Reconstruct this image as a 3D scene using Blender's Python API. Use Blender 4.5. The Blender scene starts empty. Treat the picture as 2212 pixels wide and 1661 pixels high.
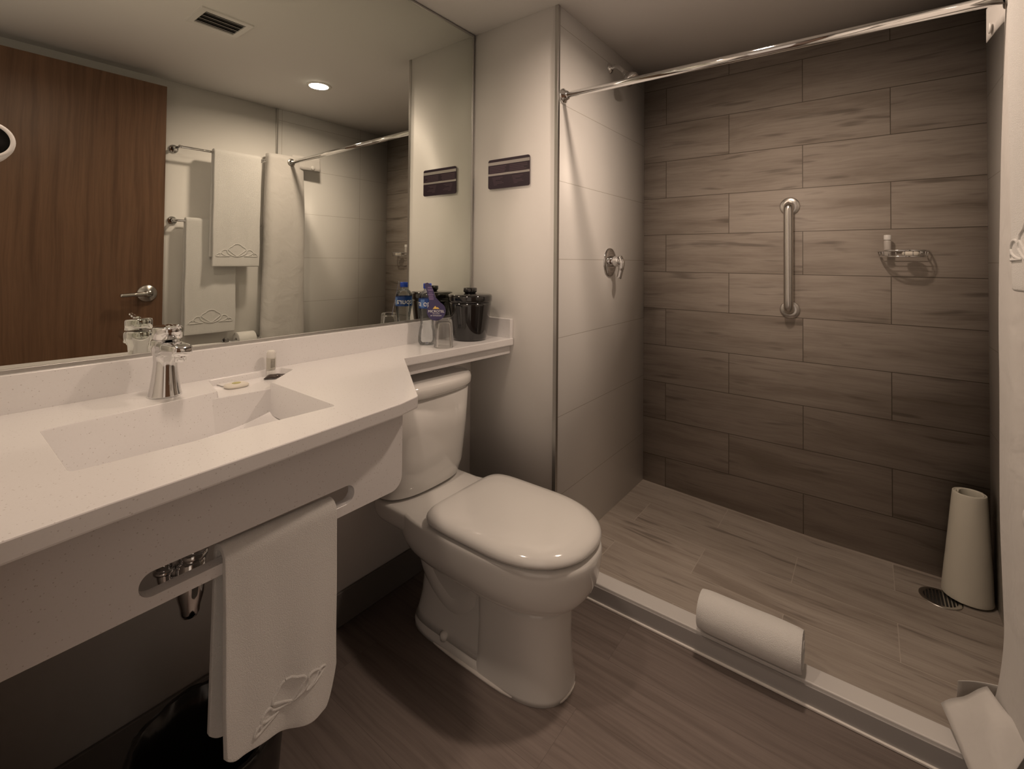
import bpy, bmesh, math, random
from mathutils import Vector, Matrix, noise
random.seed(7)
PI = math.pi
SC = bpy.context.scene
COL = SC.collection

# ------------------------------------------------------------------ camera
CAM = Vector((1.3741, -1.5224, 1.1882))
YAW, PITCH, ROLL, F, PPY = -0.6491, 0.0175, 0.0087, 1016.47, 544.66
cd = bpy.data.cameras.new('camera'); cam = bpy.data.objects.new('camera', cd); COL.objects.link(cam)
fw = Vector((math.sin(YAW)*math.cos(PITCH), math.cos(YAW)*math.cos(PITCH), math.sin(PITCH)))
rt = Vector((math.cos(YAW), -math.sin(YAW), 0)); up = rt.cross(fw)
r2 = rt*math.cos(ROLL) + up*math.sin(ROLL); u2 = -rt*math.sin(ROLL) + up*math.cos(ROLL)
M = Matrix((r2, u2, -fw)).transposed().to_4x4(); M.translation = CAM
cam.matrix_world = M
cd.sensor_width = 36; cd.lens = F/2212*36; cd.shift_y = -(830.5-PPY)/2212; cd.clip_start = 0.02
SC.camera = cam

# ------------------------------------------------------------------ world, colour, sampling
w = bpy.data.worlds.new('world'); SC.world = w; w.use_nodes = True
w.node_tree.nodes['Background'].inputs[0].default_value = (1, .79, .63, 1)
w.node_tree.nodes['Background'].inputs[1].default_value = 0.58
vs = SC.view_settings
vs.view_transform = 'Standard'; vs.look = 'None'; vs.gamma = 1; vs.use_curve_mapping = False
vs.exposure = 0.0
cy = SC.cycles
cy.use_denoising = True; cy.use_adaptive_sampling = True; cy.adaptive_threshold = 0.02
cy.max_bounces = 10; cy.diffuse_bounces = 6; cy.glossy_bounces = 5; cy.transmission_bounces = 8; cy.transparent_max_bounces = 16
cy.sample_clamp_indirect = 8; cy.blur_glossy = 0.3
cy.caustics_reflective = True; cy.caustics_refractive = False

LAMPS = [(1.115, -.08), (.51, -1.08)]
LAMP_POWER = [8.2, 4.8]
LAMP_COL = (1, .775, .605)

# ------------------------------------------------------------------ sizes
H = 2.168; XR = 1.7245; XW = .4311; YB = .8672; YF = -1.5; CZ = .876

# ------------------------------------------------------------------ object helpers
def finish(o, parent=None):
    COL.objects.link(o)
    if parent is not None: o.parent = parent
    return o
def tag(o, label, cat, group=None):
    o['label'] = label; o['category'] = cat
    if group: o['group'] = group
    return o
def thing(name, label, cat, loc=(0, 0, 0), group=None):
    o = bpy.data.objects.new(name, None); o.location = loc; o.empty_display_size = .05
    COL.objects.link(o)
    return tag(o, label, cat, group)
def obj(name, bm, mat, parent=None, smooth=True, bevel=0, subsurf=0, solid=0, seg=2, offset=0):
    """link a bmesh in WORLD coordinates as one mesh object under its parent"""
    bmesh.ops.recalc_face_normals(bm, faces=bm.faces)
    me = bpy.data.meshes.new(name)
    if parent is not None:
        p = Vector((0, 0, 0)); q = parent
        while q is not None: p += q.location; q = q.parent
        bmesh.ops.translate(bm, verts=bm.verts, vec=-p)
    bm.to_mesh(me); bm.free()
    me.materials.append(mat)
    for f in me.polygons: f.use_smooth = smooth
    o = bpy.data.objects.new(name, me); finish(o, parent)
    if solid:
        m = o.modifiers.new('solid', 'SOLIDIFY'); m.thickness = solid; m.offset = offset
    if bevel:
        m = o.modifiers.new('bevel', 'BEVEL'); m.width = bevel; m.segments = seg; m.limit_method = 'ANGLE'; m.angle_limit = math.radians(40)
        m.harden_normals = smooth
    if subsurf:
        m = o.modifiers.new('sub', 'SUBSURF'); m.levels = subsurf; m.render_levels = subsurf
    return o
def struct(name, bm, mat, label=None, **k):
    o = obj(name, bm, mat, None, **k); o['kind'] = 'structure'
    if label: o['label'] = label
    return o
def B(): return bmesh.new()
def box(bm, x0, x1, y0, y1, z0, z1):
    v = [bm.verts.new((x, y, z)) for x in (x0, x1) for y in (y0, y1) for z in (z0, z1)]
    for f in ((0,1,3,2),(4,6,7,5),(0,4,5,1),(2,3,7,6),(0,2,6,4),(1,5,7,3)): bm.faces.new([v[i] for i in f])
    return bm
def loft(bm, rings, cap0=True, cap1=True, closed=True):
    vr = [[bm.verts.new(p) for p in r] for r in rings]
    n = len(vr[0])
    for a, b in zip(vr, vr[1:]):
        for i in range(n if closed else n-1):
            j = (i+1) % n
            bm.faces.new((a[i], a[j], b[j], b[i]))
    if cap0: bm.faces.new(vr[0][::-1])
    if cap1: bm.faces.new(vr[-1])
    return bm
def frame(d):
    d = Vector(d).normalized(); a = Vector((0, 0, 1)) if abs(d.z) < .9 else Vector((1, 0, 0))
    x = d.cross(a).normalized(); return x, d.cross(x).normalized()
def lathe(bm, prof, c=(0, 0, 0), ax=(0, 0, 1), n=40, cap0=True, cap1=True, sx=1, sy=1):
    """prof: list of (radius, height along axis)"""
    c = Vector(c); ax = Vector(ax).normalized(); x, y = frame(ax)
    rings = [[c + ax*h + (x*math.cos(t)*sx + y*math.sin(t)*sy)*max(r, 1e-5) for t in [2*PI*i/n for i in range(n)]] for r, h in prof]
    return loft(bm, rings, cap0, cap1)
def tube(bm, pts, r, n=14, caps=True):
    pts = [Vector(p) for p in pts]; rings = []
    prev = None
    for i, p in enumerate(pts):
        d = (pts[min(i+1, len(pts)-1)] - pts[max(i-1, 0)]).normalized()
        if prev is None: x, y = frame(d)
        else:
            x = (prev - d*prev.dot(d)).normalized(); y = d.cross(x)
        prev = x
        rr = r[i] if isinstance(r, (list, tuple)) else r
        rings.append([p + (x*math.cos(2*PI*k/n) + y*math.sin(2*PI*k/n))*rr for k in range(n)])
    return loft(bm, rings, caps, caps)
def bez(p, n=12):
    """smooth polyline through control points (Catmull-Rom)"""
    P = [Vector(q) for q in p]; P = [P[0]*2-P[1]] + P + [P[-1]*2-P[-2]]; out = []
    for i in range(1, len(P)-2):
        for k in range(n):
            t = k/n; a, b, c, d = P[i-1:i+3]
            out.append(.5*((2*b)+(c-a)*t+(2*a-5*b+4*c-d)*t*t+(3*b-a-3*c+d)*t**3))
    out.append(P[-2]); return out
def rpoly(pts, radii, n=6):
    """rounded 2-D polygon"""
    out = []; N = len(pts)
    for i in range(N):
        p = Vector(pts[i]); a = Vector(pts[i-1]); b = Vector(pts[(i+1) % N]); r = radii[i] if isinstance(radii, (list, tuple)) else radii
        if r <= 0: out.append(tuple(p)); continue
        da = (a-p).normalized(); db = (b-p).normalized(); ang = da.angle(db)
        t = min(r/math.tan(ang/2), (a-p).length*.49, (b-p).length*.49); rr = t*math.tan(ang/2)
        c = p + (da+db).normalized()*(rr/math.sin(ang/2))
        s = p+da*t-c; e = p+db*t-c
        for k in range(n+1):
            th = s.angle(e); q = k/n
            v = (s*math.sin((1-q)*th) + e*math.sin(q*th))/math.sin(th)
            out.append(tuple(c+v))
    return out
def prism(bm, pts, z0, z1, ax='z'):
    f = {'z': lambda a, b, c: (a, b, c), 'x': lambda a, b, c: (c, a, b), 'y': lambda a, b, c: (a, c, b)}[ax]
    return loft(bm, [[f(a, b, z0) for a, b in pts], [f(a, b, z1) for a, b in pts]])
def superring(xc, cyy, a0, a1, hw, z, nb=6, nf=2.4, n=48):
    """plan outline: squarish towards -x (nb), rounded towards +x (nf)"""
    out = []
    for k in range(n):
        t = 2*PI*k/n; c, s = math.cos(t), math.sin(t)
        e = nf if c >= 0 else nb
        a = a1 if c >= 0 else a0
        out.append((xc + a*math.copysign(abs(c)**(2/e), c), cyy + hw*math.copysign(abs(s)**(2/e), s), z))
    return out

# ------------------------------------------------------------------ materials
def mat(name, color, rough=.5, metal=0, **k):
    m = bpy.data.materials.new(name); m.use_nodes = True
    b = m.node_tree.nodes['Principled BSDF']
    b.inputs['Base Color'].default_value = (*color, 1); b.inputs['Roughness'].default_value = rough; b.inputs['Metallic'].default_value = metal
    for kk, v in k.items(): b.inputs[kk.replace('_', ' ')].default_value = v
    return m
class NT:
    def __init__(s, m): s.m = m; s.t = m.node_tree; s.b = s.t.nodes['Principled BSDF']
    def n(s, typ, **k):
        nd = s.t.nodes.new(typ)
        for a, v in k.items(): setattr(nd, a, v)
        return nd
    def link(s, a, b): s.t.links.new(a, b)
    def val(s, sock, v):
        if isinstance(v, (int, float)): sock.default_value = v
        elif isinstance(v, tuple): sock.default_value = v
        else: s.link(v, sock)
    def math(s, op, a, b=0.0, c=0.0):
        nd = s.n('ShaderNodeMath', operation=op)
        for i, v in enumerate((a, b, c)): s.val(nd.inputs[i], v)
        return nd.outputs[0]
    def comb(s, x, y, z):
        nd = s.n('ShaderNodeCombineXYZ')
        for i, v in enumerate((x, y, z)): s.val(nd.inputs[i], v)
        return nd.outputs[0]
    def coord(s):
        tc = s.n('ShaderNodeTexCoord'); sp = s.n('ShaderNodeSeparateXYZ'); s.link(tc.outputs['Object'], sp.inputs[0])
        return tc.outputs['Object'], sp.outputs
    def noise(s, vec, scale=5, detail=3, rough=.5, dist=0):
        nd = s.n('ShaderNodeTexNoise'); s.link(vec, nd.inputs['Vector'])
        nd.inputs['Scale'].default_value = scale; nd.inputs['Detail'].default_value = detail
        nd.inputs['Roughness'].default_value = rough; nd.inputs['Distortion'].default_value = dist
        return nd.outputs['Fac']
    def ramp(s, fac, stops):
        nd = s.n('ShaderNodeValToRGB'); e = nd.color_ramp.elements
        while len(e) < len(stops): e.new(.5)
        for el, (p, c) in zip(e, stops): el.position = p; el.color = (*c, 1) if len(c) == 3 else c
        s.link(fac, nd.inputs[0]); return nd.outputs[0]
    def mix(s, fac, a, b, mode='MIX'):
        nd = s.n('ShaderNodeMix', data_type='RGBA', blend_type=mode)
        s.val(nd.inputs['Factor'], fac)
        s.val(nd.inputs[6], a if not (isinstance(a, tuple) and len(a) == 3) else (*a, 1))
        s.val(nd.inputs[7], b if not (isinstance(b, tuple) and len(b) == 3) else (*b, 1))
        return nd.outputs[2]
    def bump(s, h, strength=.3, dist=.002):
        nd = s.n('ShaderNodeBump'); s.link(h, nd.inputs['Height']); nd.inputs['Strength'].default_value = strength; nd.inputs['Distance'].default_value = dist
        s.link(nd.outputs[0], s.b.inputs['Normal'])

def paint(name, c, rough=.55):
    m = mat(name, c, rough); t = NT(m); v, _ = t.coord()
    t.bump(t.noise(v, 420, 2), .08, .001); return m
PAINT = paint('wall_paint', (.86, .845, .82)); CEIL = paint('ceiling_paint', (.86, .845, .83), .8)

def plank(name, ua, va, u0, v0, L, h, lo, hi, grout, g=.0022, rough=.42, par=True, gscale=(1.3, 16), dark=.62):
    m = mat(name, hi, rough); t = NT(m); vec, ax = t.coord()
    u = ax[ua]; v = ax[va]
    vv = t.math('DIVIDE', t.math('SUBTRACT', v, v0), h); row = t.math('FLOOR', vv); fv = t.math('SUBTRACT', vv, row)
    p = t.math('FLOORED_MODULO', row, 2.0)
    uu = t.math('DIVIDE', t.math('SUBTRACT', u, u0), L)
    if par: uu = t.math('ADD', uu, t.math('MULTIPLY', p, .5))
    col = t.math('FLOOR', uu); fu = t.math('SUBTRACT', uu, col)
    wn = t.n('ShaderNodeTexWhiteNoise', noise_dimensions='2D'); t.link(t.comb(col, row, 0.), wn.inputs['Vector']); rnd = wn.outputs['Value']
    sh = t.math('MULTIPLY', rnd, 37.0)
    # gentle waviness of the grain
    warp = t.noise(t.comb(t.math('MULTIPLY', u, 2.2), t.math('MULTIPLY', v, 5.0), sh), 1.0, 2)
    vw = t.math('ADD', v, t.math('MULTIPLY', warp, .045))
    n1 = t.noise(t.comb(t.math('MULTIPLY', u, gscale[0]), t.math('MULTIPLY', vw, gscale[1]), sh), 1.6, 5, .62)
    n2 = t.noise(t.comb(t.math('MULTIPLY', u, 6.), t.math('MULTIPLY', vw, 150.), sh), 1.0, 3, .6)
    n3 = t.noise(t.comb(t.math('MULTIPLY', u, 3.4), t.math('MULTIPLY', vw, 30.), t.math('ADD', sh, 5.0)), 1.2, 2, .5)
    c = t.ramp(n1, [(.34, lo), (.50, tuple((a+2*b)/3 for a, b in zip(lo, hi))), (.64, hi)])
    c = t.mix(t.math('MULTIPLY', t.math('SUBTRACT', n2, .45), .95), c, tuple(x*.55 for x in lo))
    streak = t.math('MULTIPLY', t.math('GREATER_THAN', 1.0, 0.0), t.math('SMOOTH_MIN', 1.0, t.math('MAXIMUM', 0.0, t.math('MULTIPLY', t.math('SUBTRACT', n3, .60), 8.0)), .1))
    c = t.mix(t.math('MULTIPLY', streak, dark), c, tuple(x*.45 for x in lo))
    c = t.mix(t.math('MULTIPLY_ADD', rnd, .16, -.02), c, tuple(x*.6 for x in lo))
    gm = t.math('MAXIMUM', t.math('LESS_THAN', fu, g/L), t.math('LESS_THAN', fv, g/h))
    c = t.mix(gm, c, grout)
    t.link(c, t.b.inputs['Base Color'])
    t.bump(t.math('SUBTRACT', t.math('MULTIPLY', n2, .25), gm), .35, .0012)
    return m
G1 = .5467
WOODWALL = plank('wood_look_tile', 0, 2, G1, .0065, .597, .1882, (.300, .256, .218), (.440, .390, .345), (.13, .11, .09), g=.003, rough=.55, gscale=(1.1, 9))
WOODFLOOR = plank('wood_look_floor_tile', 0, 1, G1, .085, .597, .1925, (.300, .256, .218), (.440, .390, .345), (.46, .41, .36), g=.0025, rough=.5, gscale=(1.1, 9))
VINYL = plank('vinyl_plank', 0, 1, .15, -.02, 1.2, .19, (.235, .190, .170), (.350, .290, .265), (.17, .14, .125), g=.0008, rough=.5, gscale=(1.0, 30), dark=.15)
DOORWOOD = plank('door_veneer', 2, 1, 0, -9, 40, 40, (.120, .060, .032), (.195, .104, .058), (.2, .1, .05), g=0, rough=.4, par=False, gscale=(.7, 22), dark=.12)

def whitetile(name, ua, u0, L):
    m = mat(name, (.82, .81, .79), .42); t = NT(m); vec, ax = t.coord()
    fu = t.math('FRACT', t.math('ADD', 50.0, t.math('DIVIDE', t.math('SUBTRACT', ax[ua], u0), L)))
    fv = t.math('FRACT', t.math('ADD', 50.0, t.math('DIVIDE', t.math('SUBTRACT', ax[2], -.007), .3)))
    gm = t.math('MAXIMUM', t.math('LESS_THAN', fu, .0022/L), t.math('LESS_THAN', fv, .0022/.3))
    t.link(t.mix(gm, (.82, .81, .79), (.50, .47, .43)), t.b.inputs['Base Color'])
    t.bump(t.math('SUBTRACT', 1.0, gm), .3, .001); return m
TILE_L = whitetile('white_tile_left', 1, -5, 20); TILE_R = whitetile('white_tile_right', 1, .615, .6)

def quartz(name='speckled_quartz'):
    m = mat(name, (.80, .79, .795), .22, Coat_Weight=.25, Coat_Roughness=.1); t = NT(m); v, _ = t.coord()
    vo = t.n('ShaderNodeTexVoronoi'); t.link(v, vo.inputs['Vector']); vo.inputs['Scale'].default_value = 190
    wn = t.n('ShaderNodeTexWhiteNoise', noise_dimensions='3D'); t.link(vo.outputs['Color'], wn.inputs['Vector'])
    spk = t.math('MULTIPLY', t.math('LESS_THAN', vo.outputs['Distance'], t.math('MULTIPLY', wn.outputs['Value'], .22)), t.math('GREATER_THAN', wn.outputs['Value'], .55))
    mott = t.noise(v, 260, 2, .6)
    c = t.mix(t.math('MULTIPLY', t.math('SUBTRACT', mott, .5), .35), (.80, .79, .795), (.60, .57, .55))
    t.link(t.mix(t.math('MULTIPLY', spk, .42), c, (.36, .31, .28)), t.b.inputs['Base Color']); return m
QUARTZ = quartz()
PORC = mat('porcelain', (.72, .71, .69), .07, Coat_Weight=.5, Coat_Roughness=.03)
PLASTIC = mat('white_plastic', (.76, .75, .73), .3)
CHROME = mat('chrome', (.78, .78, .78), .06, 1)
STEEL = mat('brushed_steel', (.62, .60, .57), .26, 1)
ALU = mat('aluminium_trim', (.55, .54, .52), .35, 1)
MIRROR = mat('mirror_silver', (.80, .825, .765), .0, 1)
BLACKG = mat('black_gloss', (.012, .011, .011), .08, Coat_Weight=.6)
DARK = mat('dark_void', (.02, .018, .016), .7)
GREYBASE = mat('grey_vinyl_base', (.115, .105, .10), .45)
CURB = mat('white_curb_stone', (.66, .645, .63), .35)
CURBF = mat('grey_curb_facing', (.40, .385, .38), .3)
CAULK = mat('white_caulk', (.80, .77, .73), .4)
def terry(name='terry_cloth', c=(.90, .89, .87), sc=900, st=.6):
    m = mat(name, c, .95, Sheen_Weight=.35, Sheen_Roughness=.5); t = NT(m); v, _ = t.coord()
    a = t.noise(v, sc, 2, .7); b = t.noise(v, 380, 3, .75)
    t.bump(t.math('ADD', a, t.math('MULTIPLY', b, 1.4)), st, .005)
    t.link(t.mix(t.math('MULTIPLY', t.math('SUBTRACT', .60, a), .5), c, tuple(x*.6 for x in c)), t.b.inputs['Base Color']); return m
TERRY = terry()
def clothm():
    m = mat('curtain_fabric', (.66, .64, .62), .75, Transmission_Weight=0.0, Sheen_Weight=.15); t = NT(m); v, _ = t.coord()
    t.bump(t.noise(v, 9, 3, .55, .4), .35, .02); return m
CURTAIN = clothm()
MAT = mat('cream_rubber_mat', (.60, .575, .50), .5)
def thin_glass(name, tint, refl=1.0):
    m = bpy.data.materials.new(name); m.use_nodes = True; t = m.node_tree; t.nodes.remove(t.nodes['Principled BSDF'])
    tr = t.nodes.new('ShaderNodeBsdfTransparent'); tr.inputs[0].default_value = (*tint, 1)
    gl_ = t.nodes.new('ShaderNodeBsdfGlossy'); gl_.inputs['Roughness'].default_value = .03; gl_.inputs[0].default_value = (.95, .95, .95, 1)
    fr = t.nodes.new('ShaderNodeFresnel'); fr.inputs['IOR'].default_value = 1.5
    mu = t.nodes.new('ShaderNodeMath'); mu.operation = 'MULTIPLY'; mu.use_clamp = True; mu.inputs[1].default_value = refl; t.links.new(fr.outputs[0], mu.inputs[0])
    mx = t.nodes.new('ShaderNodeMixShader'); t.links.new(mu.outputs[0], mx.inputs[0]); t.links.new(tr.outputs[0], mx.inputs[1]); t.links.new(gl_.outputs[0], mx.inputs[2])
    t.links.new(mx.outputs[0], t.nodes['Material Output'].inputs[0]); return m
GLASS = thin_glass('clear_glass', (.965, .965, .96), .6)
PET = thin_glass('clear_bottle_plastic', (.93, .95, .955), .9)
BLUE = mat('blue_cap', (.01, .06, .48), .35)
LABEL = mat('blue_label', (.010, .050, .22), .35)
LABEL2 = mat('light_blue_label', (.10, .20, .45), .35)
WHITEINK = mat('white_ink', (.8, .8, .8), .5)
GOLD = mat('gold_ink', (.75, .50, .12), .5)
PURPLE = mat('purple_card', (.042, .032, .105), .4)
PALECARD = mat('pale_card_back', (.45, .50, .60), .5)
LILAC = mat('lilac_print', (.25, .17, .33), .5)
SIGN = mat('dark_purple_sign', (.040, .022, .038), .3)
SIGNW = mat('pale_sign_band', (.50, .47, .45), .4)
SIGNT = mat('sign_print', (.13, .085, .11), .5)
SOAPW = mat('wrapped_soap', (.72, .68, .60), .4)
SOAPL = mat('soap_label_green', (.45, .42, .16), .5)
BAG = mat('black_plastic_bag', (.012, .011, .010), .22)
def emis(name, c, s):
    m = mat(name, c, .5); m.node_tree.nodes['Principled BSDF'].inputs['Emission Color'].default_value = (*c, 1)
    m.node_tree.nodes['Principled BSDF'].inputs['Emission Strength'].default_value = s; return m
LENS = emis('lamp_lens', (1, .88, .72), 9)

# ================================================================== ROOM
struct('floor', box(B(), -.1, XR+.1, -2.3, .03, -.06, 0), VINYL, 'dark grey-brown wood-look plank floor')
bm = B()   # shower floor slopes down towards the drain
loft(bm, [[(XW-.02, .03, .060), (XW-.02, YB+.02, .054), (XW-.02, YB+.02, -.06), (XW-.02, .03, -.06)],
          [(1.2, .03, .030), (1.2, YB+.02, .021), (1.2, YB+.02, -.06), (1.2, .03, -.06)],
          [(XR+.02, .03, .022), (XR+.02, YB+.02, .018), (XR+.02, YB+.02, -.06), (XR+.02, .03, -.06)]])
struct('floor_shower', bm, WOODFLOOR, 'grey-brown wood-look tile floor of the shower', smooth=False)
struct('ceiling', box(B(), -.1, XR+.1, -2.3, YB+.1, H, H+.08), CEIL, 'plain off-white ceiling')
struct('wall_left', box(B(), -.1, 0, YF-.1, YB+.1, 0, H), PAINT, 'cream painted wall behind the mirror and vanity')
struct('wall_middle', box(B(), 0, XW-.008, 0, YB+.1, 0, H), PAINT, 'cream painted short wall beside the toilet')
struct('wall_shower_left', box(B(), XW-.008, XW, .0, YB, 0, H), TILE_L, 'white tiled shower wall with the valve')
struct('wall_back', box(B(), XW-.05, XR+.1, YB, YB+.1, 0, H), WOODWALL, 'grey-brown wood-look tiled back wall of the shower')
struct('wall_right', box(B(), XR, XR+.1, -1.6, YB, 0, H), PAINT, 'cream painted wall across from the mirror')
struct('wall_shower_right', box(B(), XR-.008, XR, -.015, YB, 0, H), TILE_R, 'white tiled right wall of the shower')
bm = B(); box(bm, -.1, .84, YF-.1, YF, 0, H); box(bm, .84, 1.70, YF-.1, YF, 2.12, H); box(bm, 1.70, XR+.1, YF-.1, YF, 0, H)
struct('wall_front', bm, PAINT, 'painted wall with the doorway the room is seen from')
for i, (x0, x1, y0, y1) in enumerate([(XW-.012, XW+.003, -.003, .012), (XR-.011, XR-.0005, -.022, -.010)]):
    struct('trim_%d' % (i+1), box(B(), x0, x1, y0, y1, .0 if i else 0, H), ALU, 'slim metal edge strip where the tile begins', bevel=.001)
# curb
c0 = B(); box(c0, XW, XR, -.014, .050, 0, .065)
cb = struct('trim_3', c0, CURB, 'low white stone shower curb', bevel=.004)
obj('curb_facing', box(B(), XW, XR, -.018, -.0142, .006, .055), CURBF, cb, smooth=False)
obj('caulk_line', box(B(), XW-.03, XR, -.024, -.0145, 0, .007), CAULK, cb, bevel=.002)
struct('baseboard_left', box(B(), 0, .010, YF, 0, 0, .108), GREYBASE, 'dark grey vinyl baseboard under the vanity', bevel=.002)
struct('baseboard_middle', box(B(), .010, XW-.008, -.010, 0, 0, .108), GREYBASE, 'dark grey vinyl baseboard on the short wall', bevel=.002)
struct('baseboard_right', box(B(), XR-.010, XR, YF, -.024, 0, .108), GREYBASE, 'dark grey vinyl baseboard across from the vanity', bevel=.002)

# door, standing open along the right wall
d = struct('door_1', box(B(), 1.640, 1.680, -1.46, -.645, .012, 2.105), DOORWOOD, 'brown wood door standing open against the right wall', smooth=False)
bm = B(); lathe(bm, [(.044, 0), (.0445, .006), (.040, .013), (.018, .016), (.016, .045), (.0, .045)], (1.640, -.715, 1.0), (-1, 0, 0))
tube(bm, bez([(1.606, -.715, 1.0), (1.598, -.735, 1.0), (1.597, -.775, .998), (1.600, -.832, .995)], 8), [.015]*8+[.012]*8+[.010]*9)
obj('door_handle', bm, STEEL, d)
for z in (.25, 1.05, 1.9): obj('hinge', box(B(), 1.6801, 1.69, -1.475, -1.455, z-.05, z+.05), STEEL, d, smooth=False)

# ================================================================== LAMPS
for i, (lx, ly) in enumerate(LAMPS):
    t = thing('ceiling_downlight', ['round recessed ceiling light over the shower curb, seen in the mirror',
                                   'round recessed ceiling light above the vanity sink'][i], 'ceiling light', (lx, ly, H))
    bm = B(); lathe(bm, [(.052, -.0005), (.066, -.0005), (.068, -.003), (.064, -.006), (.053, -.006)], (lx, ly, H), n=48, cap0=False, cap1=False)
    obj('trim_ring', bm, PLASTIC, t)
    bm = B(); lathe(bm, [(0, -.003), (.052, -.003), (.052, -.0012), (0, -.0012)], (lx, ly, H), n=48)
    obj('lens', bm, LENS, t, smooth=False)
    ld = bpy.data.lights.new('lamp', 'AREA'); ld.shape = 'DISK'; ld.size = .10; ld.energy = LAMP_POWER[i]; ld.color = LAMP_COL
    ld.spread = math.radians(165)
    lo = bpy.data.objects.new('lamp', ld); COL.objects.link(lo); lo.parent = t; lo.location = (0, 0, -.0062)

# ceiling vent
vx, vy = .785, -.715
t = thing('ceiling_vent', 'white square ceiling air vent with dark slots, seen in the mirror', 'vent', (vx, vy, H))
bm = B()
for a, b, c, e in ((-.088, .088, -.097, -.075), (-.088, .088, .075, .097), (-.088, -.064, -.075, .075), (.064, .088, -.075, .075)):
    box(bm, vx+a, vx+b, vy+c, vy+e, H-.007, H-.0003)
obj('frame', bm, PLASTIC, t, smooth=False)
obj('backing', box(B(), vx-.064, vx+.064, vy-.075, vy+.075, H-.0015, H-.0003), DARK, t, smooth=False)
for k in range(4):
    x = vx-.0500+k*.033
    bm = B(); prism(bm, [(x-.006, H-.0065), (x-.004, H-.0065), (x+.004, H-.0018), (x+.002, H-.0018)], vy-.075, vy+.075, 'y')
    obj('slat', bm, PLASTIC, t, smooth=False)

# ================================================================== MIRROR
t = thing('wall_mirror', 'large wall mirror with a slim metal edge above the vanity', 'mirror', (0, -.75, .958))
obj('glass', box(B(), .0005, .006, -1.495, -.014, .962, 2.160), MIRROR, t, smooth=False)
for a in ((.0005, .009, -1.495, -.005, .953, .962), (.0005, .009, -1.495, -.005, 2.158, 2.166), (.0005, .009, -.014, -.005, .962, 2.158)):
    obj('frame', box(B(), *a), ALU, t, bevel=.001)

# ================================================================== VANITY
t = thing('vanity', 'speckled white stone vanity counter with sink and shelf over the toilet', 'vanity', (.3, -.8, 0))
V = t
OUT = [(.005, -.005), (.005, -1.497), (.622, -1.497), (.604, -1.35), (.585, -1.10), (.563, -.85), (.548, -.788), (.198, -.535), (.232, -.005)]
OUTR = rpoly(OUT, [0, 0, 0, .3, .5, .05, .022, .012, .004], 6)
RIM = [(.190, -1.357), (.452, -1.362), (.470, -.945), (.172, -.938), (.080, -.832), (.034, -.845), (.034, -1.03), (.157, -1.056)]
RIMR = rpoly(RIM, [.006, .012, .010, .004, .008, .008, .008, .008], 4)
bm = B()
lo_ = [[bm.verts.new((x, y, CZ)) for x, y in L] for L in (OUTR, RIMR)]
ed = []
for L in lo_:
    for i in range(len(L)): ed.append(bm.edges.new((L[i], L[(i+1) % len(L)])))
bmesh.ops.triangle_fill(bm, use_beauty=True, use_dissolve=False, edges=ed)
# rounded front lip running down
def inset2(pts, dd):
    out = []
    N = len(pts); A = sum(pts[i-1][0]*pts[i][1]-pts[i][0]*pts[i-1][1] for i in range(N)); sg = 1 if A > 0 else -1
    for i in range(N):
        p0, p, p1 = Vector(pts[i-1]), Vector(pts[i]), Vector(pts[(i+1) % N])
        e1 = (p-p0).normalized(); e2 = (p1-p).normalized()
        n1 = Vector((-e1.y, e1.x))*sg; n2 = Vector((-e2.y, e2.x))*sg; n = (n1+n2)
        n = n.normalized()/max(.3, math.cos(n1.angle(n2, 0)/2)); out.append(tuple(p+n*dd))
    return out
prev = lo_[0]
for dd, z in ((-.0012, CZ-.0005), (-.0020, CZ-.0020), (-.0022, CZ-.024), (-.0015, CZ-.0265), (.0, CZ-.0275)):
    q = inset2(OUTR, dd); vs_ = []
    for (x, y), (ox, oy) in zip(q, OUTR):
        vs_.append(bm.verts.new((max(x, .001), max(-1.4995, min(y, -.0015)), z)))
    n = len(vs_)
    for i in range(n): bm.faces.new((prev[i], prev[(i+1) % n], vs_[(i+1) % n], vs_[i]))
    prev = vs_
obj('countertop', bm, QUARTZ, V, smooth=False)
# basin: back wall drops straight, floor ramps down from the right end to the left, soap ledge at the back
bm = B()
def floor_z(y):
    tt = max(0, min(1, (-.938 - y)/.16))
    return CZ - (.078 + .028*(1-(1-tt)**2))
def wall(p, q, zf, n=1):
    pass
r = RIMR
top = [bm.verts.new((x, y, CZ)) for x, y in r]
l1 = [bm.verts.new((x, y, CZ-.0025)) for x, y in inset2(r, .0015)]
for i in range(len(top)): bm.faces.new((top[i], top[(i+1) % len(top)], l1[(i+1) % len(top)], l1[i]))
low = []
for (x, y) in inset2(r, .004):
    if y > -1.060 and x < (.158+.016*(y+1.056)/.12)-.001 or (y > -.945 and x < .165): z = CZ-.016          # soap ledge
    else: z = floor_z(y) + .0
    low.append((x, y, z))
lv = [bm.verts.new(p) for p in low]
for i in range(len(lv)): bm.faces.new((l1[i], l1[(i+1) % len(lv)], lv[(i+1) % len(lv)], lv[i]))
obj('basin_rim', bm, QUARTZ, V)
bm = B()      # ledge floor
prism(bm, [(.158, -1.058), (.176, -.936), (.081, -.828), (.030, -.842), (.030, -1.034)], CZ-.020, CZ-.016)
obj('soap_ledge', bm, QUARTZ, V, smooth=False)
bm = B(); NX, NY = 14, 40; g = []
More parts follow.
